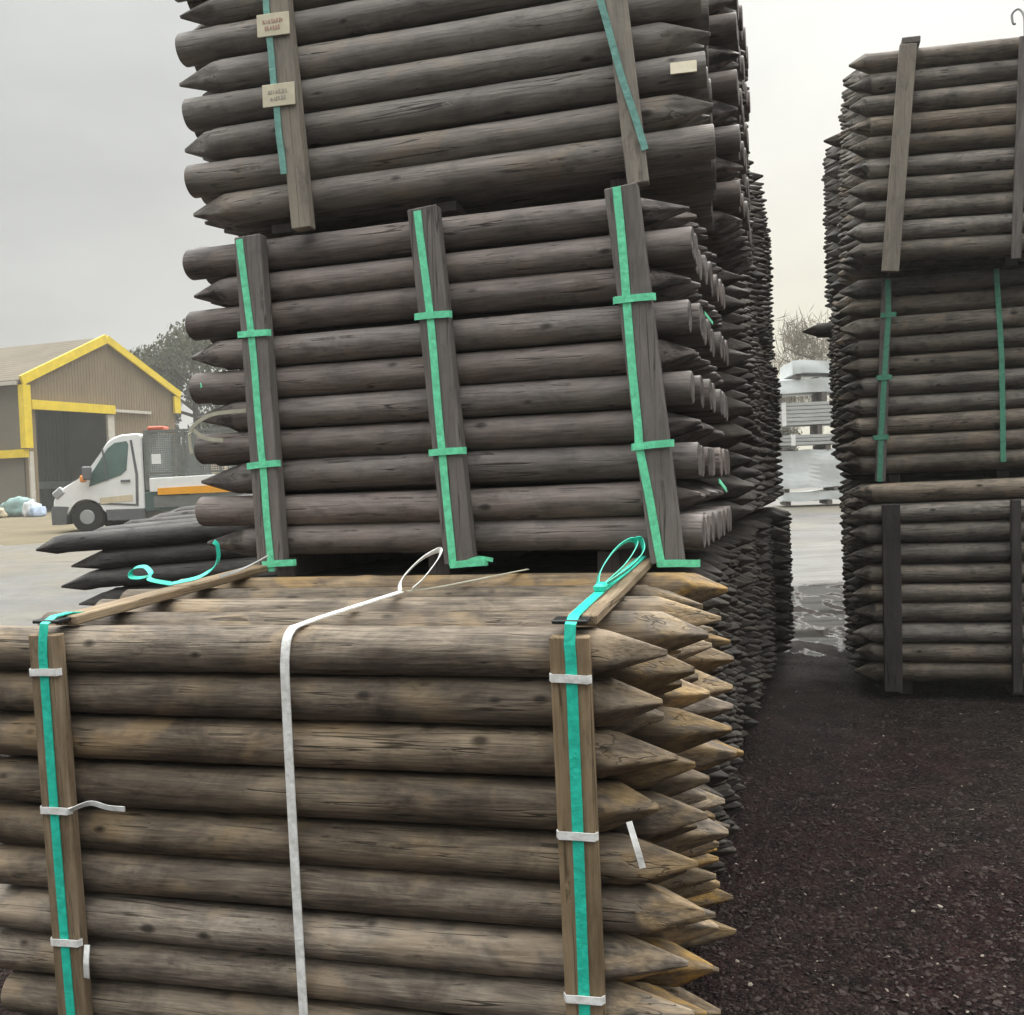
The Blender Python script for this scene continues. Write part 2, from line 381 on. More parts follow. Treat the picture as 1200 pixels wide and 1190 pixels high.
# A: front brown pack
def exA(k, j): return (.0 if j == 0 else rnd.uniform(-.075, .05)) - (.06 if k < 4 else 0) * (j == 0) * rnd.random()
A = pack('light brown pointed posts in the front pack, white clips on its tan battens', (-1.263, 2.37, 1.063), (14.82, 0, -1.94), 1.65, .105, 10, 10, 'post_brown', right, bearer=.07, tip=.155, jit=.03, hexp=True, dyp=.095, extra=exA)
yb = -.0535
for x, cz in ((.236, (-.039, -.354, -.66)), (1.43, (-.036, -.346, -.675))):
    batten(A, x, .045, x, -.985, yb, .078, .026, 'batten_tan')
    # batten lying on the top
    bm = bmesh.new(); beam(bm, (x + .015, -.02, .066), (x + .02, .90, .066), .062, .022); on(A, 'top_batten', bm, M['flat_tan'], bevel=.003)
    bm = bmesh.new(); add_box(bm, (x, -.045, .071), (.07, .045, .008)); on(A, 'strap_gap_shadow', bm, M['shadow_black'], bevel=.002)  # dark plate added as painted shadow between top post, batten and strap
    bm = bmesh.new()
    pts = [(x + .006 * noise.noise(Vector((z, x, 0))), yb - .029, z) for z in [-1.0 + i * .05 for i in range(21)]]
    pts += [(x + .002, yb - .028, .03), (x + .004, yb - .022, .068), (x + .006, -.045, .080)]
    if x < 1: pts += [(x + .012, .0, .081), (x + .018, .03, .076), (x + .022, .045, .056)]
    else: pts += [(x + .006, .1, .081), (x + .008, .26, .082), (x + .015, .55, .081), (x + .02, .9, .081)]
    add_ribbon(bm, pts, .022, .0025, Vector((1, 0, 0)))
    s = on(A, 'strap', bm, M['strap_teal'])
    for z in cz: clip(A, s, x, z, yb - .026, .082, .016, 'strap_white', slope=rnd.uniform(-.04, .03))
    if x > 1:
        for loop in ([(0, .26, .085), (-.005, .33, .115), (.01, .46, .150), (.035, .55, .165), (.05, .56, .150), (.035, .45, .115), (.008, .30, .09), (0, .26, .085)],
                     [(0, .26, .086), (.03, .34, .10), (.055, .47, .115), (.065, .57, .135), (.055, .60, .16), (.045, .56, .165)]):
            bm = bmesh.new(); add_ribbon(bm, smooth_path([(x + a, b, c) for a, b, c in loop]), .014, .002, [Vector((.5, -.3, .8))] * (8 * (len(loop) - 1) + 1))
            on(A, 'knot_loop', bm, M['strap_teal'], s)
        bm = bmesh.new(); add_box(bm, (x + .008, .255, .09), (.028, .045, .02)); on(A, 'knot', bm, M['strap_teal'], s, bevel=.006)
    else:
        for loop in ([(0, .42, .085), (-.05, .40, .10), (-.08, .45, .11), (-.12, .48, .125), (-.155, .48, .12), (-.16, .47, .10), (-.135, .47, .095), (-.10, .47, .10)],
                     [(0, .42, .085), (.03, .43, .09), (.07, .46, .10), (.095, .5, .13), (.10, .5, .175), (.095, .49, .19)]):
            bm = bmesh.new(); add_ribbon(bm, smooth_path([(x + a, b, c) for a, b, c in loop]), .014, .002, [Vector((.2, .9, .5))] * (8 * (len(loop) - 1) + 1))
            on(A, 'knot_loop', bm, M['strap_teal'], s)
        bm = bmesh.new(); add_ribbon(bm, smooth_path([(x + .07, .55, .085), (x + .11, .62, .10), (x + .165, .66, .13)]), .008, .002, Vector((.2, .9, .5)))
        o = on(A, 'strap_tail', bm, M['rope_grey'], s)
# white centre strap
bm = bmesh.new()
pts = smooth_path([(.806, -.056, -1.0), (.808, -.057, -.5), (.812, -.057, -.1), (.816, -.056, .0), (.822, -.040, .045), (.84, .0, .058), (.875, .2, .061), (.91, .38, .064)], 6)
add_ribbon(bm, pts, .020, .003, Vector((1, 0, 0)))
ws = on(A, 'strap', bm, M['strap_white']); ws['label'] = 'white strap round the middle of the pack'
bm = bmesh.new(); lp = [(.91, .38, .064), (.90, .42, .09), (.925, .50, .13), (.965, .53, .15), (.975, .50, .135), (.955, .43, .09), (.935, .40, .068)]
add_ribbon(bm, smooth_path(lp), .017, .0022, [Vector((.6, -.3, .7))] * 49); on(A, 'knot_loop', bm, M['strap_white'], ws)
bm = bmesh.new(); lp = [(.925, .39, .064), (.98, .47, .062), (1.05, .60, .063), (1.14, .78, .064)]
add_ribbon(bm, smooth_path(lp), .011, .002, Vector((1, -.3, 0))); on(A, 'strap_tail', bm, M['strap_cream'], ws)
for lp, w in (([(1.53, -.062, -.32), (1.545, -.075, -.365), (1.555, -.075, -.405)], .012), ([(.275, -.082, -.352), (.32, -.07, -.338), (.36, -.064, -.348), (.40, -.058, -.352)], .012), ([(.288, -.075, -.665), (.29, -.085, -.70), (.284, -.08, -.74)], .014)):
    bm = bmesh.new(); add_ribbon(bm, smooth_path(lp), w, .002, Vector((.8, 0, .6)) if w < .013 else Vector((1, 0, 0))); on(A, 'strap_end', bm, M['strap_white'])

# B column behind it
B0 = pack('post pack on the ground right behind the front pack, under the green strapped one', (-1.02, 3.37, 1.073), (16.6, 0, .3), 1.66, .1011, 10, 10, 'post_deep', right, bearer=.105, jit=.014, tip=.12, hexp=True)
B1 = pack('dark grey post pack with three bright green straps directly above the front pack', (-1.016, 3.319, 2.148), (17.24, .09, .66), 1.62, .1011, 10, 10, 'post_dark', altl, bearer=.07, jit=.012, tip=.15)
yb = -.0515
for (x0, z0, x1, z1), st, cl in (((.265, .045, .30, -.99), ((.24, .035), (.269, -.26), (.289, -.668), (.305, -1.0)), (-.261, -.668, -.976)),
                       ((.85, .065, .925, -.985), ((.838, .054), (.866, -.255), (.887, -.655), (.908, -.99)), (-.255, -.655, -.984)),
                       ((1.44, .055, 1.535, -.99), ((1.431, .052), (1.447, -.259), (1.469, -.664), (1.52, -.995)), (-.259, -.664, -.991))):
    batten(B1, x0, z0, x1, z1, yb, .092, .042, 'batten_dark')
    s = vstrap(B1, st, yb - .042, .023, 'strap_green')
    for i, z in enumerate(cl):
        t = (z - z0) / (z1 - z0); xx = x0 + (x1 - x0) * t
        clip(B1, s, xx + (.03 if i == 2 else 0), z, yb - .042, .118, .02, 'strap_green', slope=rnd.uniform(-.03, .06))
bm = bmesh.new(); add_ribbon(bm, smooth_path([(.95, -.1, -.98), (.99, -.1, -.968), (1.03, -.09, -.975)]), .012, .002, Vector((0, 0, 1))); on(B1, 'strap_tail', bm, M['strap_green'])
bm = bmesh.new(); add_ribbon(bm, smooth_path([(.215, -.058, -.493), (.10, -.062, -.498), (.03, -.06, -.525), (.005, -.06, -.56), (.01, -.06, -.62)]), .012, .002, Vector((.3, 0, 1))); on(B1, 'torn_wrap', bm, M['strap_cream'])
bm = bmesh.new(); add_ribbon(bm, smooth_path([(.02, -.06, -.545), (.06, -.06, -.572), (.13, -.06, -.583)]), .012, .002, Vector((.3, 0, 1))); on(B1, 'torn_wrap', bm, M['strap_cream'])
bm = bmesh.new(); add_ribbon(bm, [(.015, -.03, -.425), (.05, -.05, -.40)], .016, .002, Vector((0, 0, 1))); on(B1, 'strap_tail', bm, M['strap_green'])
bm = bmesh.new(); add_ribbon(bm, [(1.645, .3, -.77), (1.66, .36, -.80)], .016, .003, Vector((0, 1, 1))); on(B1, 'strap_tail', bm, M['strap_green'])
bm = bmesh.new(); add_ribbon(bm, [(1.63, .18, -.27), (1.635, .36, -.275)], .010, .002, Vector((0, 0, 1))); on(B1, 'strap_tail', bm, M['strap_green'])

# B2: row 0 of the top pack is nine rows above its lowest row
p2 = .105; n2 = 10; top2 = n2 - 1
yaw, tilt, lean = R(11.04), R(2.28), R(.61)
rm2 = Euler((-lean, -tilt, -yaw)).to_matrix()
posB2 = Vector((-.988, 3.271, 2.298)) + rm2 @ Vector((0, 0, top2 * p2))
B2 = pack('greyish post pack with paper tags, topmost of the column behind the front pack', posB2, (11.04, 2.28, .61), 1.65, p2, n2, 9, 'post_grey', altl if top2 % 2 else altr, bearer=.035, jit=.012, tip=.15)
zt = -top2 * p2; yb = -.0535
for x0, x1, st in ((.375, .40, ((.345, .045), (.347, zt + .55), (.352, zt + .289), (.36, zt + .05))), (1.375, 1.425, ((1.33, .04), (1.352, zt + .43), (1.40, zt + .19), (1.452, zt - .028)))):
    batten(B2, x0, .05, x1, zt - .118, yb, .062, .045, 'batten_grey')
    s = vstrap(B2, st, yb - .046, .02, 'strap_faded')
    if x0 < 1:
        for z, m in ((zt + .502, 'tag_red'), (zt + .289, 'tag_ink')):
            o = box('paper_tag', Vector((.365, yb - .052, z)) - Vector(B2['_off']), (.105, .004, .068), M['tag_paper'], s, rot=(0, R(2), 0), bevel=.001)
            bm = bmesh.new()
            for row in range(2):
                xx = .332 + .006 * row
                while xx < .395 - .012 * row:
                    w_ = rnd.uniform(.003, .007); add_box(bm, (xx + w_ / 2, yb - .0548, z + .010 - .02 * row + rnd.uniform(-.001, .001)), (w_, .0012, rnd.uniform(.008, .013)), (0, R(rnd.uniform(-12, 12)), 0)); xx += w_ + rnd.uniform(.002, .005)
            on(B2, 'tag_print', bm, M[m], s)
o = box('end_tag', Vector((1.575, -.055, zt + .205)) - Vector(B2['_off']), (.075, .004, .04), M['tag_paper'], B2, rot=(R(-18), R(2), 0), bevel=.001)

# F: low pack whose points stick out to the left, and the dark row behind column B
yC = 16.3; cr, sr = math.cos(R(yC)), math.sin(R(yC))
def P(t, dx=0): return Vector((.56 + sr * t + cr * dx, 2.84 + cr * t - sr * dx, 0))
def leftof(t, L, dx=0): q = P(t, dx); return Vector((q.x - cr * L, q.y + sr * L, 0))
q = Vector((-2.25, 4.80, 1.185))
F = pack('low dark pack with long points sticking out left below the white truck', (-2.25, 4.80, 1.172), (yC, 3.5, -11), 1.52, .094, 9, 9, 'post_black', left, bearer=.3, tip=.2, jit=.045, down=.5, dyp=.095, extra=lambda k, j: .085 * j + {0: 0, 1: .15, 2: .03}.get(k, .1))
t = 1.13
CN = ('second column', 'third column', 'fourth column', 'farthest column')
for ci in range(4):
    base = .10
    for lv in range(3):
        pp = (.1, .098, .098)[lv]
        dx = ((-.04, .06, .05), (.0, .05, .02), (.04, .07, .06), (.14, .09, .06))[ci][lv]
        q = leftof(t, 1.64, dx)
        if ci == 0: pp = (.1011, .1011, .105)[lv]; z = (1.073, 2.148, 3.31)[lv]
        else: z = base + 9 * pp + pp / 2
        nm = ('lowest', 'middle', 'topmost')[lv]
        lb = f"dark post pack of the left row, {nm} in its {CN[ci]} from the front"
        alt = altl if (ci + lv) % 2 else altr
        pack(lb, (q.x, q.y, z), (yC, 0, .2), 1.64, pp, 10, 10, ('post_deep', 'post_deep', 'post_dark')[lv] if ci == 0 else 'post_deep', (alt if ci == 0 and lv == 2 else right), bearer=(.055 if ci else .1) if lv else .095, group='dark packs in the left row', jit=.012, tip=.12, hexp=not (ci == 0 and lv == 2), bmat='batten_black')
        base = z + pp / 2 + .056
    t += 1.08

# D: three packs on the right, E: the column behind them
D1 = pack('lowest brown pack of the right front column, dark uprights against its rows', (2.006, 6.073, 1.223), (16.04, .5, -.6), 1.86, .1191, 10, 9, 'post_side', left, bearer=.085, tip=.12, jit=.006, hexp=True, extra=lambda k, j: .025 if j == 0 else 0, bmat='batten_black')
yb = -.061
for x in (.245, .913): batten(D1, x + .01, -.06, x - .01, -1.17, yb, .10 if x < .5 else .05, .05, 'batten_black')
D2 = pack('middle brown pack of the right front column with two dull green straps', (2.056, 6.297, 2.482), (16.04, .27, .31), 1.86, .1207, 10, 9, 'post_side', left, bearer=.065, tip=.12, jit=.006, hexp=True, extra=lambda k, j: .025 if j == 0 else 0, bmat='batten_black')
batten(D2, .30, .03, .225, -1.19, yb, .06, .03, 'batten_dark')
s = vstrap(D2, ((.304, .03), (.302, -.184), (.267, -.559), (.236, -.921), (.222, -1.19)), yb - .03, .03, 'strap_dull')
for x, z in ((.302, -.184), (.267, -.559), (.236, -.921)): clip(D2, s, x, z, yb - .03, .09, .03, 'strap_dull')
vstrap(D2, ((.909, .04), (.925, -.5), (.917, -1.10)), yb, .03, 'strap_dull')
D3 = pack('top brown pack of the right front column with a pale batten, against the sky', (2.074, 6.06, 3.77), (16.04, -2.0, -1.2), 1.86, .1227, 10, 9, 'post_side', left, bearer=.05, tip=.12, jit=.006, hexp=True, extra=lambda k, j: .025 if j == 0 else 0, bmat='batten_black')
batten(D3, .345, .05, .262, -1.235, yb, .095, .05, 'batten_grey')
bm = bmesh.new(); beam(bm, (.36, -.10, .075), (.36, 1.0, .075), .10, .035); on(D3, 'top_batten', bm, M['flat_dark'], bevel=.003)
batten(D3, .955, .03, .935, -1.2, yb, .05, .03, 'batten_dark')
bm = bmesh.new(); add_tube(bm, smooth_path([(.955, -.09, .02), (.95, -.08, .14), (.925, -.06, .19), (.895, -.05, .17), (.90, -.05, .12), (.915, -.05, .115)]), .007, 6); on(D3, 'strap_tail', bm, M['rope_grey'], smooth=True)
t = 1.33; cd, sd = math.cos(R(16)), math.sin(R(16))
z = 1.32
for lv in range(3):
    q = Vector((2.02 + sd * t, 6.07 + cd * t, 0)) + Vector((cd, -sd, 0)) * (.05, -.02, -.03)[lv]
    ex = (lambda k, j: -.2 if (k == 1 and j == 2) else 0) if lv == 1 else None
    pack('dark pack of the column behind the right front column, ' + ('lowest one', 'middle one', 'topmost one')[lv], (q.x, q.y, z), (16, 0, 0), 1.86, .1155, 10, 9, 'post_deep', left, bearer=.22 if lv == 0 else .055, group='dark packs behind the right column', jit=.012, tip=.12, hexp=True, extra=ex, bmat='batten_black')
    z += .1155 * 10 + .055

# ------------------------------------------------------------------ ground
def sst(a, b, x):
    t = max(0, min(1, (x - a) / (b - a))); return t * t * (3 - 2 * t)
def zg(x, y): return .5 * sst(9.5, 20, y)
bm = bmesh.new()
ys = [-8 + .5 * i for i in range(60)] + [22 + 4 * i for i in range(20)] + [110, 160, 250]
xs = [-250, -160, -80, -40, -20, -10, -5, 0, 2, 4, 6, 10, 20, 40, 80, 160, 250]
g = [[bm.verts.new((x, y, zg(x, y))) for x in xs] for y in ys]
for a, b in zip(g, g[1:]):
    for i in range(len(xs) - 1): bm.faces.new((a[i], a[i + 1], b[i + 1], b[i]))
tag(link_mesh('ground', bm, M['gravel'], smooth=True), kind='structure')
def sheet(name, front, back, mat, x0, x1, h, nx=120, ny=60):
    """sheet following the ground between two wandering edges"""
    bm = bmesh.new(); rows = []
    for j in range(ny + 1):
        row = []
        for i in range(nx + 1):
            x = x0 + (x1 - x0) * i / nx; ya, yb_ = front(x), back(x); s = (j / ny) ** 1.8
            y = ya + (yb_ - ya) * s; row.append(bm.verts.new((x, y, zg(x, y) + h * (0 if j == 0 else 1) - (.02 if j == 0 else 0))))
        rows.append(row)
    for a, b in zip(rows, rows[1:]):
        for i in range(nx): bm.faces.new((a[i], a[i + 1], b[i + 1], b[i]))
    return tag(link_mesh(name, bm, mat, smooth=True), kind='structure')
def wand(x, base, amp): return base + amp * (noise.noise(Vector((x * .9, base, 0))) + .5 * noise.noise(Vector((x * 2.7, base, 5))))
sheet('concrete_yard', lambda x: wand(x, 11.3 + (-4.0 * sst(0, -3, x)), .5), lambda x: 120, M['concrete'], -60, 40, .02, nx=240)
sheet('dirt_yard', lambda x: wand(x, 18.6, .8), lambda x: 100, M['mud'], -60, -2, .03, nx=120, ny=30)

def stones(name, n, mat, smin, smax, region, seed, flat=.6):
    rg = random.Random(seed); bm = bmesh.new()
    for _ in range(n):
        x, y = region(rg); s = smin * (smax / smin) ** (rg.random() ** 2.2)
        m = Matrix.Translation((x, y, s * .12)) @ Euler((rg.uniform(-.4, .4), rg.uniform(-.4, .4), rg.uniform(0, 6.3))).to_matrix().to_4x4() @ Matrix.Diagonal((s * rg.uniform(.7, 1.5), s * rg.uniform(.6, 1.1), s * flat * rg.uniform(.5, 1.1), 1))
        pts = [Vector((rg.uniform(.7, 1.1) * a, rg.uniform(.7, 1.1) * b, rg.uniform(.7, 1.1) * c)) for a, b, c in ((1, 0, 0), (-1, 0, 0), (0, 1, 0), (0, -1, 0), (0, 0, 1), (.7, .7, .2), (-.7, .7, .2), (.7, -.7, .2), (-.7, -.7, .2))]
        v = [bm.verts.new(m @ p) for p in pts]
        for a, b in ((0, 5), (5, 2), (2, 6), (6, 1), (1, 8), (8, 3), (3, 7), (7, 0)): bm.faces.new((v[a], v[b], v[4]))
    return tag(link_mesh(name, bm, mat), kind='stuff')
def reg(rg):
    y = 2.0 + 5.2 * rg.random() ** 1.6
    return rg.uniform(.25 + .29 * (y - 2.8) , min(6, .3 + .7 * y)), y
stones('gravel', 16000, M['stone'], .003, .0135, reg, 3)
stones('wood_chips', 900, M['chip'], .002, .009, reg, 5, .35)

# ------------------------------------------------------------------ background: shed
def corr(name, c, dark, period=.3, axis=0):
    t = NT(name); tc = t.n('ShaderNodeTexCoord').outputs['UV'] if False else t.n('ShaderNodeTexCoord').outputs['Object']
    w = t.n('ShaderNodeTexWave', Scale=1 / period, Distortion=0); w.bands_direction = 'XYZ'[axis]; w.inputs['Scale'].default_value = .5 / period
    t.l(tc, w.inputs['Vector'])
    n = t.noise(tc, .5, 5, .65)
    t.col(t.ramp(n, [(.3, dark), (.7, c)])); t.rough(.8); t.b.inputs['Specular IOR Level'].default_value = .12; t.bump(w.outputs['Fac'], .6, .05); return t.m
M['shed_wall'] = corr('brown_cladding', (.235, .182, .118), (.18, .138, .09))
M['shed_side'] = corr('grey_cladding', (.19, .17, .14), (.145, .13, .108))
M['shed_roof'] = corr('shed_roof', (.165, .14, .105), (.12, .10, .075), .5)
M['yellow'] = plain('yellow_trim', (.72, .53, .02), .45, var=.12, scale=2)
M['pale_trim'] = plain('pale_trim', (.5, .47, .42), .6)
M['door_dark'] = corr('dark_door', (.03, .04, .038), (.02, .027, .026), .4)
M['door_band'] = plain('door_band', (.13, .16, .15), .5)
W = Vector((3.5, 9.5, 0)); Wd = W.length; Wu = W / Wd; side = Vector((-9.5, 3.5, 0)).normalized()
rz = math.atan2(Wu.y, Wu.x)
shed = empty('shed', (-21.5, 45.0, .5), (0, 0, rz)); tag(shed, 'brown clad farm shed with bright yellow edge trim and open dark doorway', 'shed')
EH, RH, LEN = 5.95, 8.25, 26.
# local: x along gable, y = into length (left-hand perpendicular), z up
gz = lambda x: EH + (RH - EH) * (1 - abs(x - Wd / 2) / (Wd / 2))
dx0, dx1, dh = .55, Wd * .50, 4.85
bm = bmesh.new()
def wallpoly(bm, pts, y0, y1): prism(bm, pts, y0, y1)
wallpoly(bm, [(0, 0), (dx0, 0), (dx0, gz(dx0)), (0, EH)], 0, .15)
wallpoly(bm, [(dx0, dh), (dx1, dh), (dx1, gz(dx1) if dx1 < Wd / 2 else RH), (dx0, gz(dx0))], .001, .149)
wallpoly(bm, [(dx1, 0), (Wd, 0), (Wd, EH), (Wd / 2, RH), (dx1, gz(dx1))] if dx1 < Wd / 2 else [(dx1, 0), (Wd, 0), (Wd, EH), (dx1, gz(dx1))], 0, .15)
link_mesh('gable_wall', bm, M['shed_wall'], shed)
bm = bmesh.new(); add_box(bm, (.07, LEN / 2 + .2, EH / 2), (.14, LEN - .1, EH - .05)); link_mesh('side_wall', bm, M['shed_side'], shed)
bm = bmesh.new(); add_box(bm, (Wd - .07, LEN / 2 + .2, EH / 2), (.14, LEN - .1, EH - .05)); link_mesh('side_wall', bm, M['shed_side'], shed)
bm = bmesh.new(); prism(bm, [(-.35, EH - .12), (Wd / 2, RH + .05), (Wd + .35, EH - .12), (Wd + .35, EH + .02), (Wd / 2, RH + .2), (-.35, EH + .02)], -.1, LEN + .3)
link_mesh('roof', bm, M['shed_roof'], shed)
bm = bmesh.new(); add_box(bm, (-.42, LEN / 2, EH - .12), (.16, LEN, .16)); link_mesh('gutter', bm, M['pale_trim'], shed)
def trim(name, a, b, w, th=.1, mat='yellow', up=(0, 1, 0)):
    bm = bmesh.new(); beam(bm, a, b, w, th, up); return link_mesh(name, bm, M[mat], shed)
trim('verge_trim', (-.3, -.17, EH - .02), (Wd / 2, -.17, RH + .12), .42, .12)
trim('verge_trim', (Wd / 2, -.18, RH + .12), (Wd + .3, -.18, EH - .02), .36, .12)
trim('corner_trim', (-.12, -.12, EH - .2), (-.12, -.12, 2.95), .42, .3)
trim('corner_trim', (Wd + .05, -.14, EH - .1), (Wd + .05, -.14, EH - 1.0), .5, .12)
trim('corner_trim', (.12, -.06, 2.8), (.12, -.06, 0), .22, .1, 'pale_trim')
trim('door_header', (.2, -.12, dh + .05), (dx1 + .35, -.12, dh + .05), .42, .2)
trim('door_track', (dx1 + .4, -.1, dh + .02), (Wd * .80, -.1, dh + .02), .14, .1, 'pale_trim')
trim('door_jamb', (dx1 + .12, -.05, dh - .2), (dx1 + .12, -.05, 0), .45, .12, 'pale_trim')
bm = bmesh.new(); beam(bm, (-.12, -.1, 2.72), (-.12, 5.0, 2.72), .22, .36); link_mesh('side_band', bm, M['yellow'], shed)
bm = bmesh.new(); beam(bm, (-.10, 5.0, 2.9), (-.10, 5.0, 1.2), .4, .22); link_mesh('side_band', bm, M['yellow'], shed)
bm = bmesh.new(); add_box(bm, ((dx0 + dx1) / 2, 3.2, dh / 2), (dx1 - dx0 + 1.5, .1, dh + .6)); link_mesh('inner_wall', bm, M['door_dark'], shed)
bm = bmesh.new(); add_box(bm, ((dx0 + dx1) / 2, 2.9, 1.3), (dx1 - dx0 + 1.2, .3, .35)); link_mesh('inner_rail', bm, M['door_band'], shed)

# ------------------------------------------------------------------ truck
M['truck_white'] = plain('truck_white_paint', (.78, .79, .79), .3, var=.04, spec=.5)
M['truck_grey'] = plain('truck_grey_plastic', (.12, .125, .13), .55)
M['truck_dark'] = plain('truck_black_rubber', (.02, .02, .02), .7)
M['glass'] = plain('truck_glass', (.10, .16, .145), .08, var=.3, scale=1.5, spec=.6)
M['orange'] = plain('orange_stripe', (.80, .36, .02), .4, var=.06)
M['amber'] = plain('amber_lamp', (.75, .28, .06), .3)
M['red_lamp'] = plain('red_lamp', (.5, .10, .05), .4)
M['cage'] = plain('grey_mesh_cage', (.155, .165, .158), .6)
M['tan_decal'] = plain('tan_decal', (.62, .54, .40), .4, var=.1)
M['rim'] = plain('grey_wheel_rim', (.38, .39, .4), .4, metal=.3)
M['chassis'] = plain('teal_grey_chassis', (.07, .11, .105), .6)
tr = empty('tipper_truck', (-10.15, 22.3, .5), (0, 0, R(3))); tag(tr, 'white tipper truck with orange side stripe and grey mesh cage behind the cab', 'truck')
def side_poly(poly, y0, y1, name, mat, parent=tr, bevel=0, smooth=False):
    bm = bmesh.new(); prism(bm, poly, y0, y1)
    return link_mesh(name, bm, M[mat], parent, bevel=bevel, smooth=smooth)
def arch(cx, cz, r, a0, a1, n=12): return [(cx + r * math.cos(a0 + (a1 - a0) * i / n), cz + r * math.sin(a0 + (a1 - a0) * i / n)) for i in range(n + 1)]
CW = 2.0
cabp = [(.0, .42), (.0, .70), (.06, .86), (.2, 1.0), (.55, 1.19), (.78, 1.32), (1.22, 1.98), (1.36, 2.09), (1.55, 2.15), (1.92, 2.17), (1.99, 2.1), (1.99, .42)] + arch(.72, .36, .42, .12, PI - .12)
side_poly(cabp, 0, CW, 'cab', 'truck_white', bevel=.03)
sill = [(-.04, .2), (-.05, .5), (.0, .62), (.26, .6)] + [(x, z) for x, z in arch(.72, .36, .44, PI - .55, PI - .02, 5)][0:] + [(.27, .2)]
side_poly(sill, -.02, CW + .02, 'bumper', 'truck_grey', bevel=.01)
side_poly([(1.17, .25), (1.99, .25), (1.99, .5), (1.14, .5)], -.02, CW + .02, 'sill', 'truck_grey', bevel=.01)
side_poly([(.80, 1.02), (.88, 1.33), (1.24, 1.85), (1.40, 1.97), (1.66, 2.0), (1.70, 1.93), (1.63, 1.36), (1.5, 1.25), (1.1, 1.12)], -.012, CW + .012, 'side_window', 'glass')
bm = bmesh.new(); add_box(bm, (1.17, -.022, 1.5), (.035, .02, .72), (0, R(-6), 0)); link_mesh('quarter_pillar', bm, M['truck_grey'], tr)
# windscreen
bm = bmesh.new(); v = [bm.verts.new(p) for p in ((.80, .1, 1.37), (.80, 1.9, 1.37), (1.20, 1.78, 1.97), (1.20, .22, 1.97))]; bm.faces.new(v)
r = bmesh.ops.extrude_face_region(bm, geom=bm.faces[:]); bmesh.ops.translate(bm, verts=[e for e in r['geom'] if isinstance(e, bmesh.types.BMVert)], vec=(-.03, 0, .02)); link_mesh('windscreen', bm, M['glass'], tr)
door = side_poly([(.98, .62), (1.86, .55), (1.88, 1.25), (1.78, 2.02), (1.73, 2.02), (1.82, 1.25), (1.80, .60), (1.0, .66)], -.008, .001, 'door_seam', 'truck_grey')
box('door_handle', (1.60, -.02, 1.12), (.2, .03, .05), M['truck_grey'], tr)
box('door_decal', (1.38, -.004, .72), (.72, .012, .14), M['tan_decal'], tr, rot=(0, R(-4), 0), bevel=0)
box('grille', (.015, CW / 2, .78), (.05, 1.2, .16), M['truck_dark'], tr, rot=(0, R(-12), 0), bevel=.01)
box('headlight', (.13, .03, .9), (.26, .10, .2), M['rim'], tr, rot=(0, R(-40), 0), bevel=.03)
m_ = box('wing_mirror', (.82, -.16, 1.32), (.16, .22, .3), M['truck_grey'], tr, bevel=.03); box('indicator', (.74, -.17, 1.20), (.10, .2, .16), M['amber'], tr, bevel=.03)
box('wing_mirror', (.86, CW + .18, 1.66), (.3, .24, .4), M['truck_white'], tr, bevel=.04)
def wheel(x, y):
    bm = bmesh.new(); bmesh.ops.create_cone(bm, cap_ends=True, segments=28, radius1=.35, radius2=.35, depth=.24, matrix=Matrix.Translation((x, y, .35)) @ Euler((R(90), 0, 0)).to_matrix().to_4x4())
    w = link_mesh('wheel', bm, M['truck_dark'], tr, bevel=.03)
    bm = bmesh.new(); bmesh.ops.create_cone(bm, cap_ends=True, segments=24, radius1=.2, radius2=.16, depth=.27, matrix=Matrix.Translation((x, y, .35)) @ Euler((R(90), 0, 0)).to_matrix().to_4x4())
    link_mesh('rim', bm, M['rim'], w, bevel=.008)
for x in (.72, 4.6):
    for y in (.14, CW - .14): wheel(x, y)
side_poly([(1.99, .5), (5.9, .5), (5.9, .72), (1.99, .72)], .3, CW - .3, 'chassis', 'chassis')
side_poly([(2.0, .42), (2.7, .42), (2.9, .86), (2.0, .86)], .0, .5, 'toolbox', 'chassis', bevel=.02)
# tipper body
side_poly([(2.12, .85), (5.95, .85), (5.95, 1.24), (2.12, 1.16)], -.03, CW + .03, 'tipper_body', 'truck_white', bevel=.015)
side_poly([(2.3, .78), (5.9, .80), (5.9, 1.0), (2.3, .93)], -.05, -.028, 'side_stripe', 'orange')
side_poly([(2.2, .5), (5.9, .5), (5.9, .76), (2.2, .76)], -.02, .06, 'side_guard', 'cage')
# cage: frame, bars and mesh sheets (modelled as many thin wires)
bm = bmesh.new()
for x in (2.1, 2.9, 3.7, 4.5, 5.3, 5.9):
    for y in (.0, CW): add_box(bm, (x, y, 1.68), (.05, .05, 1.0))
for y in (.0, CW):
    for z in (1.26, 2.2): add_box(bm, (4.0, y, z), (3.85, .045, .05))
for z in (1.26, 2.2): add_box(bm, (2.1, CW / 2, z), (.05, CW, .05))
cg = link_mesh('cage_frame', bm, M['cage'], tr)
bm = bmesh.new()
for y in (.0, CW):
    for i in range(78): add_box(bm, (2.1 + i * .049, y, 1.73), (.016, .012, .94))
    for i in range(20): add_box(bm, (4.0, y, 1.27 + i * .049), (3.8, .01, .016))
link_mesh('cage_mesh', bm, M['cage'], cg)
side_poly([(2.02, .9), (2.10, .9), (2.10, 2.22), (2.02, 2.22)], .02, CW - .02, 'headboard', 'cage')
box('beacon', (2.22, .5, 2.28), (.36, .5, .1), M['red_lamp'], tr, bevel=.03)
box('cage_label', (2.3, -.03, 1.58), (.2, .008, .22), M['truck_white'], tr, bevel=0)
box('cone_base', (3.55, .5, 1.35), (.3, .3, .3), M['tan_decal'], tr, bevel=.03)
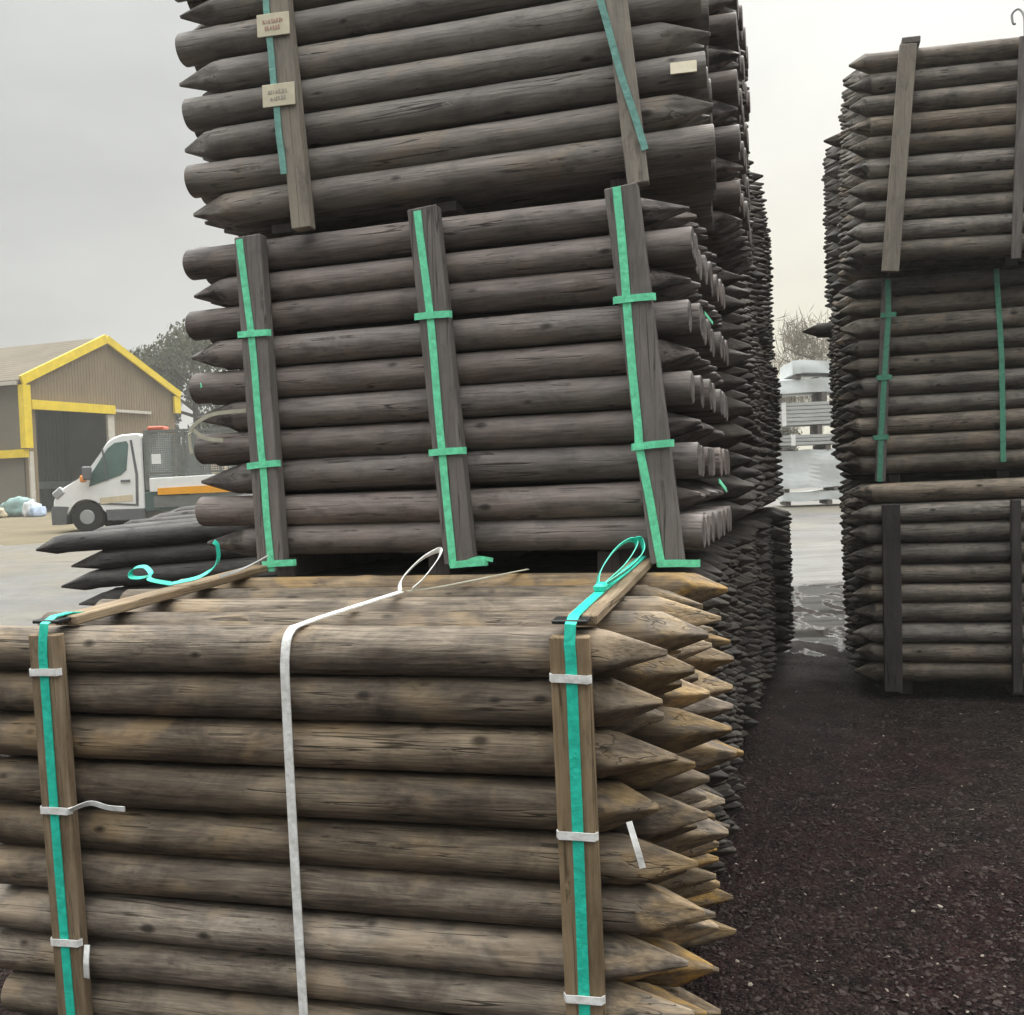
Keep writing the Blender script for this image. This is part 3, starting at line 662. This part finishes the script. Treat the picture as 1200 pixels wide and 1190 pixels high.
bm = bmesh.new(); beam(bm, (3.3, .3, 1.45), (3.8, .4, 1.45), .06, .06); beam(bm, (3.6, .3, 1.7), (4.2, .3, 1.25), .06, .06); link_mesh('tool_handle', bm, M['red_lamp'], tr)

# clutter by the shed
def sack(label, x, y, s, mat, seed):
    bm = bmesh.new(); bmesh.ops.create_icosphere(bm, subdivisions=3, radius=1)
    for v in bm.verts:
        k = noise.noise(v.co * 1.7 + Vector((seed, 0, 0))); v.co = v.co * (1 + .35 * k + .28 * noise.noise(v.co * 3.7 + Vector((0, seed, 0)))); v.co.x *= s[0]; v.co.y *= s[1]; v.co.z = max(v.co.z, -.55) * s[2] + .55 * s[2]
    o = link_mesh('rubble_sack', bm, mat, smooth=True); o.location = (x, y, zg(x, y) + .03); return tag(o, label, 'sack')
M['sack_white'] = plain('sack_white', (.55, .57, .58), .7, var=.25, scale=3); M['sack_blue'] = plain('sack_bluish', (.38, .46, .60), .7, var=.25, scale=3); M['sack_tan'] = plain('sack_tan', (.45, .38, .27), .7, var=.25, scale=3)
M['sack_green'] = plain('sack_green', (.17, .26, .25), .7, var=.25, scale=3)
sack('white sack on the ground by the pale shed corner', -18.4, 38.6, (.36, .3, .4), M['sack_white'], 1)
sack('bluish sack beside the pale shed corner', -17.9, 38.0, (.26, .3, .32), M['sack_blue'], 5)
sack('tan sack farthest left by the shed side wall', -20.0, 38.5, (.6, .4, .34), M['sack_tan'], 9)
sack('green sheeted heap below the grey shed side wall', -19.3, 39.5, (.7, .5, .5), M['sack_green'], 13)

# pale wrapped timber packs in the gap
M['wrap'] = plain('pale_wrap', (.62, .65, .65), .4, var=.14, scale=2.5, bump=.5)
M['pale_timber'] = wood('pale_timber', (.42, .43, .42), (.55, .56, .55), (.66, .67, .66), None, knots=False, along=.4)
gx, gy = 5.85, 21.5; z = .5 + .05
specs = [(.18, 2.4, -.1, 'wrap', 'thin pale slab pack at the bottom of the far pale stack'), (.78, 2.9, -.18, 'wrap', 'large pale wrapped pack second from the bottom of the far stack'), (.22, 2.8, -.32, 'pale_timber', 'thin pale board pack in the middle of the far stack'), (.48, 2.8, -.42, 'pale_timber', 'grey white board pack above the thin one in the far stack'), (.28, 2.6, -.26, 'wrap', 'pale pack second from the top of the far stack'), (.26, 2.6, .1, 'wrap', 'topmost pale pack of the far stack')]
for i, (h, wd, dx, mt, lb) in enumerate(specs):
    root = empty('timber_pack', (gx + dx + wd / 2, gy, z), (0, 0, R(-8 + 3 * (i % 3)))); tag(root, lb, 'timber pack', 'pale timber packs in the gap')
    bh = .10 if i not in (3, 4) else .2
    bm = bmesh.new()
    for sx in (-.45, -.1, .3, .45): add_box(bm, (sx * wd, 0, bh / 2), (.1, 1.05, bh))
    link_mesh('bearer', bm, M['batten_dark'], root)
    if mt == 'wrap':
        bm = bmesh.new(); add_box(bm, (0, 0, bh + h / 2), (wd, 1.1, h)); bmesh.ops.subdivide_edges(bm, edges=bm.edges[:], cuts=9, use_grid_fill=True)
        for v in bm.verts: v.co += Vector((0, noise.noise(v.co * 2.3) * .07, noise.noise(v.co * 2.1 + Vector((9, i, 0))) * .05))
        link_mesh('wrapping', bm, M[mt], root, smooth=False)
    else:
        bm = bmesh.new(); n = max(2, round(h / .075))
        for k in range(n):
            for q in range(6): add_box(bm, (rnd.uniform(-.06, .06), -.46 + q * .185, bh + (k + .5) * h / n), (wd, .17, h / n - .012))
        link_mesh('boards', bm, M[mt], root)
        for sx in (-.36, .0, .34): box('band', (sx * wd, 0, bh + h / 2), (.09, 1.13, h + .01), M['strap_white'], root, bevel=0)
    z += h + bh
bm = bmesh.new()

# ------------------------------------------------------------------ trees
def leafmat(name, a, b, c):
    t = NT(name); oi = t.n('ShaderNodeNewGeometry').outputs['Random Per Island']
    t.col(t.ramp(oi, [(0., a), (.55, b), (1., c)])); t.rough(.7); t.b.inputs['Specular IOR Level'].default_value = .2; return t.m
M['leaf'] = leafmat('dark_foliage', (.045, .05, .024), (.07, .078, .038), (.105, .105, .05))
M['leaf_bare'] = leafmat('autumn_twigs', (.09, .07, .045), (.14, .11, .07), (.2, .17, .11))
M['bark'] = plain('bark', (.07, .055, .04), .9, var=.3, scale=4)
def tree(label, x, y, H, rad, mat, n, lsz, seed, crown0=.25, name='tree', asp=.5):
    rg = random.Random(seed); root = empty(name, (x, y, zg(x, y))); tag(root, label, 'tree')
    bm = bmesh.new(); add_tube(bm, [(0, 0, 0), (.1, 0, H * .3), (-.1, .1, H * .6), (.05, 0, H * .9)], [H * .03, H * .024, H * .015, H * .004])
    limbs = []
    for i in range(13):
        z0 = H * rg.uniform(.25, .8); a = rg.uniform(0, 6.28); ln = rad * rg.uniform(.55, .95) * (1 - .45 * z0 / H)
        e = Vector((math.cos(a) * ln, math.sin(a) * ln, z0 + ln * rg.uniform(.3, .9)))
        add_tube(bm, [(0, 0, z0), e * .5 + Vector((0, 0, z0 * .5 - .1)), e], [H * .011, H * .008, H * .003], 6); limbs.append(e)
    link_mesh('trunk', bm, M['bark'], root, smooth=True)
    bm = bmesh.new()
    cl = []
    for i in range(46):
        u = rg.uniform(crown0, 1); a = rg.uniform(0, 6.28); rr = rad * (1 - abs(u - .5) ** 1.6 * 1.5) * rg.uniform(.35, 1)
        cl.append((Vector((math.cos(a) * rr, math.sin(a) * rr, H * u)), rad * rg.uniform(.16, .36)))
    for _ in range(n):
        c, cr_ = rg.choice(cl); d = Vector((rg.gauss(0, 1), rg.gauss(0, 1), rg.gauss(0, .8))).normalized() * cr_ * rg.uniform(.4, 1.1)
        p = c + d; s = lsz * rg.uniform(.6, 1.4); m = Euler((rg.uniform(0, 6), rg.uniform(0, 6), rg.uniform(0, 6))).to_matrix()
        q = [m @ Vector(v) * s + p for v in ((-1, 0, 0), (0, -asp, .1), (1, 0, 0), (0, asp, .1))]
        bm.faces.new([bm.verts.new(v) for v in q])
    link_mesh('crown', bm, mat, root)
    return root
tree('dark green bushy tree standing behind the right end of the shed', -21.0, 68, 11.5, 5.2, M['leaf'], 42000, .15, 1, .0)
tree('dark green tree partly hidden by the green strapped pack, right of the shed', -16.5, 72, 11.0, 5.5, M['leaf'], 42000, .15, 2, .0)
tree('bare brownish tree above the far pale stack in the gap', 18.9, 62, 9.4, 3.6, M['leaf_bare'], 6000, .42, 3, .35, asp=.045)
tree('low dark tree in the gap left of the bare one', 16.2, 66, 6.0, 2.6, M['leaf'], 9000, .12, 4, .1)

# ------------------------------------------------------------------ world, light, camera
SUN_EL, SUN_AZ = R(42), R(28)   # azimuth clockwise from +Y
w = bpy.data.worlds.new('World'); sc.world = w; w.use_nodes = True
nt = w.node_tree; bg = nt.nodes['Background']
sky = nt.nodes.new('ShaderNodeTexSky'); sky.sky_type = 'NISHITA'; sky.sun_disc = False; sky.sun_elevation = SUN_EL; sky.sun_rotation = SUN_AZ; sky.dust_density = 5; sky.air_density = 1.5
hs = nt.nodes.new('ShaderNodeHueSaturation'); hs.inputs['Saturation'].default_value = .25; nt.links.new(sky.outputs[0], hs.inputs['Color'])
tc = nt.nodes.new('ShaderNodeTexCoord')
def wm(op, a, b=None, clamp=False):
    nd = nt.nodes.new('ShaderNodeMath'); nd.operation = op; nd.use_clamp = clamp
    for i, v in enumerate((a, b)):
        if v is None: continue
        if isinstance(v, (int, float)): nd.inputs[i].default_value = v
        else: nt.links.new(v, nd.inputs[i])
    return nd.outputs[0]
sp = nt.nodes.new('ShaderNodeSeparateXYZ'); nt.links.new(tc.outputs['Generated'], sp.inputs[0])
# overcast deck: brighter to the zenith and round the veiled sun
el = wm('MAXIMUM', sp.outputs['Z'], 0.0)
dt = nt.nodes.new('ShaderNodeVectorMath'); dt.operation = 'DOT_PRODUCT'; nt.links.new(tc.outputs['Generated'], dt.inputs[0])
dt.inputs[1].default_value = (math.sin(SUN_AZ) * math.cos(SUN_EL), math.cos(SUN_AZ) * math.cos(SUN_EL), math.sin(SUN_EL))
glow = wm('POWER', wm('MAXIMUM', dt.outputs['Value'], 0.0), 5.0)
no = nt.nodes.new('ShaderNodeTexNoise'); no.inputs['Scale'].default_value = 2.3; no.inputs['Detail'].default_value = 5; no.inputs['Roughness'].default_value = .5
mp = nt.nodes.new('ShaderNodeMapping'); mp.inputs['Scale'].default_value = (1, 1, 2.6); nt.links.new(tc.outputs['Generated'], mp.inputs[0]); nt.links.new(mp.outputs[0], no.inputs['Vector'])
lum = wm('ADD', wm('ADD', 2.9, wm('ADD', wm('MULTIPLY', el, 1.5), wm('MULTIPLY', wm('MAXIMUM', wm('SUBTRACT', el, .42), 0.0), 84.0))), wm('ADD', wm('MULTIPLY', glow, 1.1), wm('MULTIPLY', wm('SUBTRACT', no.outputs['Fac'], .5), 3.0)))
az = nt.nodes.new('ShaderNodeVectorMath'); az.operation = 'DOT_PRODUCT'; nt.links.new(tc.outputs['Generated'], az.inputs[0]); az.inputs[1].default_value = (math.sin(R(20)), math.cos(R(20)), 0)
warm = wm('MULTIPLY', wm('SUBTRACT', 1.0, wm('MULTIPLY', el, 2.2), True), wm('POWER', wm('MAXIMUM', az.outputs['Value'], 0.0), 9.0))
lum = wm('ADD', lum, wm('MULTIPLY', warm, 1.0))
ramp = nt.nodes.new('ShaderNodeMix'); ramp.data_type = 'RGBA'; nt.links.new(warm, ramp.inputs[0]); ramp.inputs[6].default_value = (.985, 1, .975, 1); ramp.inputs[7].default_value = (1.0, .92, .66, 1)
yd = nt.nodes.new('ShaderNodeMapRange'); yd.interpolation_type = 'SMOOTHSTEP'; nt.links.new(sp.outputs['Y'], yd.inputs[0]); yd.inputs[1].default_value = -.7; yd.inputs[2].default_value = .5; yd.inputs[3].default_value = .46; yd.inputs[4].default_value = 1
lum = wm('MULTIPLY', lum, yd.outputs[0])
ml = nt.nodes.new('ShaderNodeVectorMath'); ml.operation = 'SCALE'; nt.links.new(ramp.outputs[2], ml.inputs[0]); nt.links.new(lum, ml.inputs['Scale'])
mx = nt.nodes.new('ShaderNodeMix'); mx.data_type = 'RGBA'; mx.inputs[0].default_value = .92
nt.links.new(hs.outputs[0], mx.inputs[6]); nt.links.new(ml.outputs[0], mx.inputs[7]); nt.links.new(mx.outputs[2], bg.inputs['Color'])
bg.inputs['Strength'].default_value = .13

sl = bpy.data.lights.new('sun', 'SUN'); sl.energy = .9; sl.angle = R(14); sl.color = (1, .95, .86)
so = bpy.data.objects.new('sun', sl); COL.objects.link(so)
sd_ = Vector((math.sin(SUN_AZ) * math.cos(SUN_EL), math.cos(SUN_AZ) * math.cos(SUN_EL), math.sin(SUN_EL)))
so.rotation_euler = sd_.to_track_quat('Z', 'Y').to_euler(); so.location = (6, 4, 12)

hz = NT('pale_air'); hz.t.nodes.remove(hz.b); pv = hz.n('ShaderNodeVolumePrincipled'); pv.inputs['Color'].default_value = (.94, .93, .88, 1); pv.inputs['Density'].default_value = .0017; pv.inputs['Anisotropy'].default_value = .1
hz.l(pv.outputs[0], hz.t.nodes['Material Output'].inputs['Volume'])
bm = bmesh.new(); add_box(bm, (0, 121, 6.6), (502, 261, 15.2)); tag(link_mesh('haze', bm, hz.m), kind='stuff')

cam = bpy.data.cameras.new('camera'); co = bpy.data.objects.new('camera', cam); COL.objects.link(co); sc.camera = co
cam.sensor_fit = 'HORIZONTAL'; cam.sensor_width = 36; cam.lens = 36 * 1180 / 1200; cam.clip_end = 2000; cam.clip_start = .05
pit, rol = math.atan((595 - 557) / 1180), R(2.2)
fw = Vector((0, math.cos(pit), -math.sin(pit))); up0 = Vector((0, math.sin(pit), math.cos(pit))); r0 = Vector((1, 0, 0))
rt = r0 * math.cos(rol) - up0 * math.sin(rol); upv = r0 * math.sin(rol) + up0 * math.cos(rol)
co.matrix_world = Matrix(((rt.x, upv.x, -fw.x, 0), (rt.y, upv.y, -fw.y, 0), (rt.z, upv.z, -fw.z, 1.42), (0, 0, 0, 1)))
for o in bpy.data.objects:
    if '_off' in o: del o['_off']
sc.view_settings.view_transform = 'Standard'; sc.view_settings.look = 'None'; sc.view_settings.exposure = .42; sc.view_settings.gamma = 1
sc.cycles.max_bounces = 6; sc.cycles.use_denoising = True
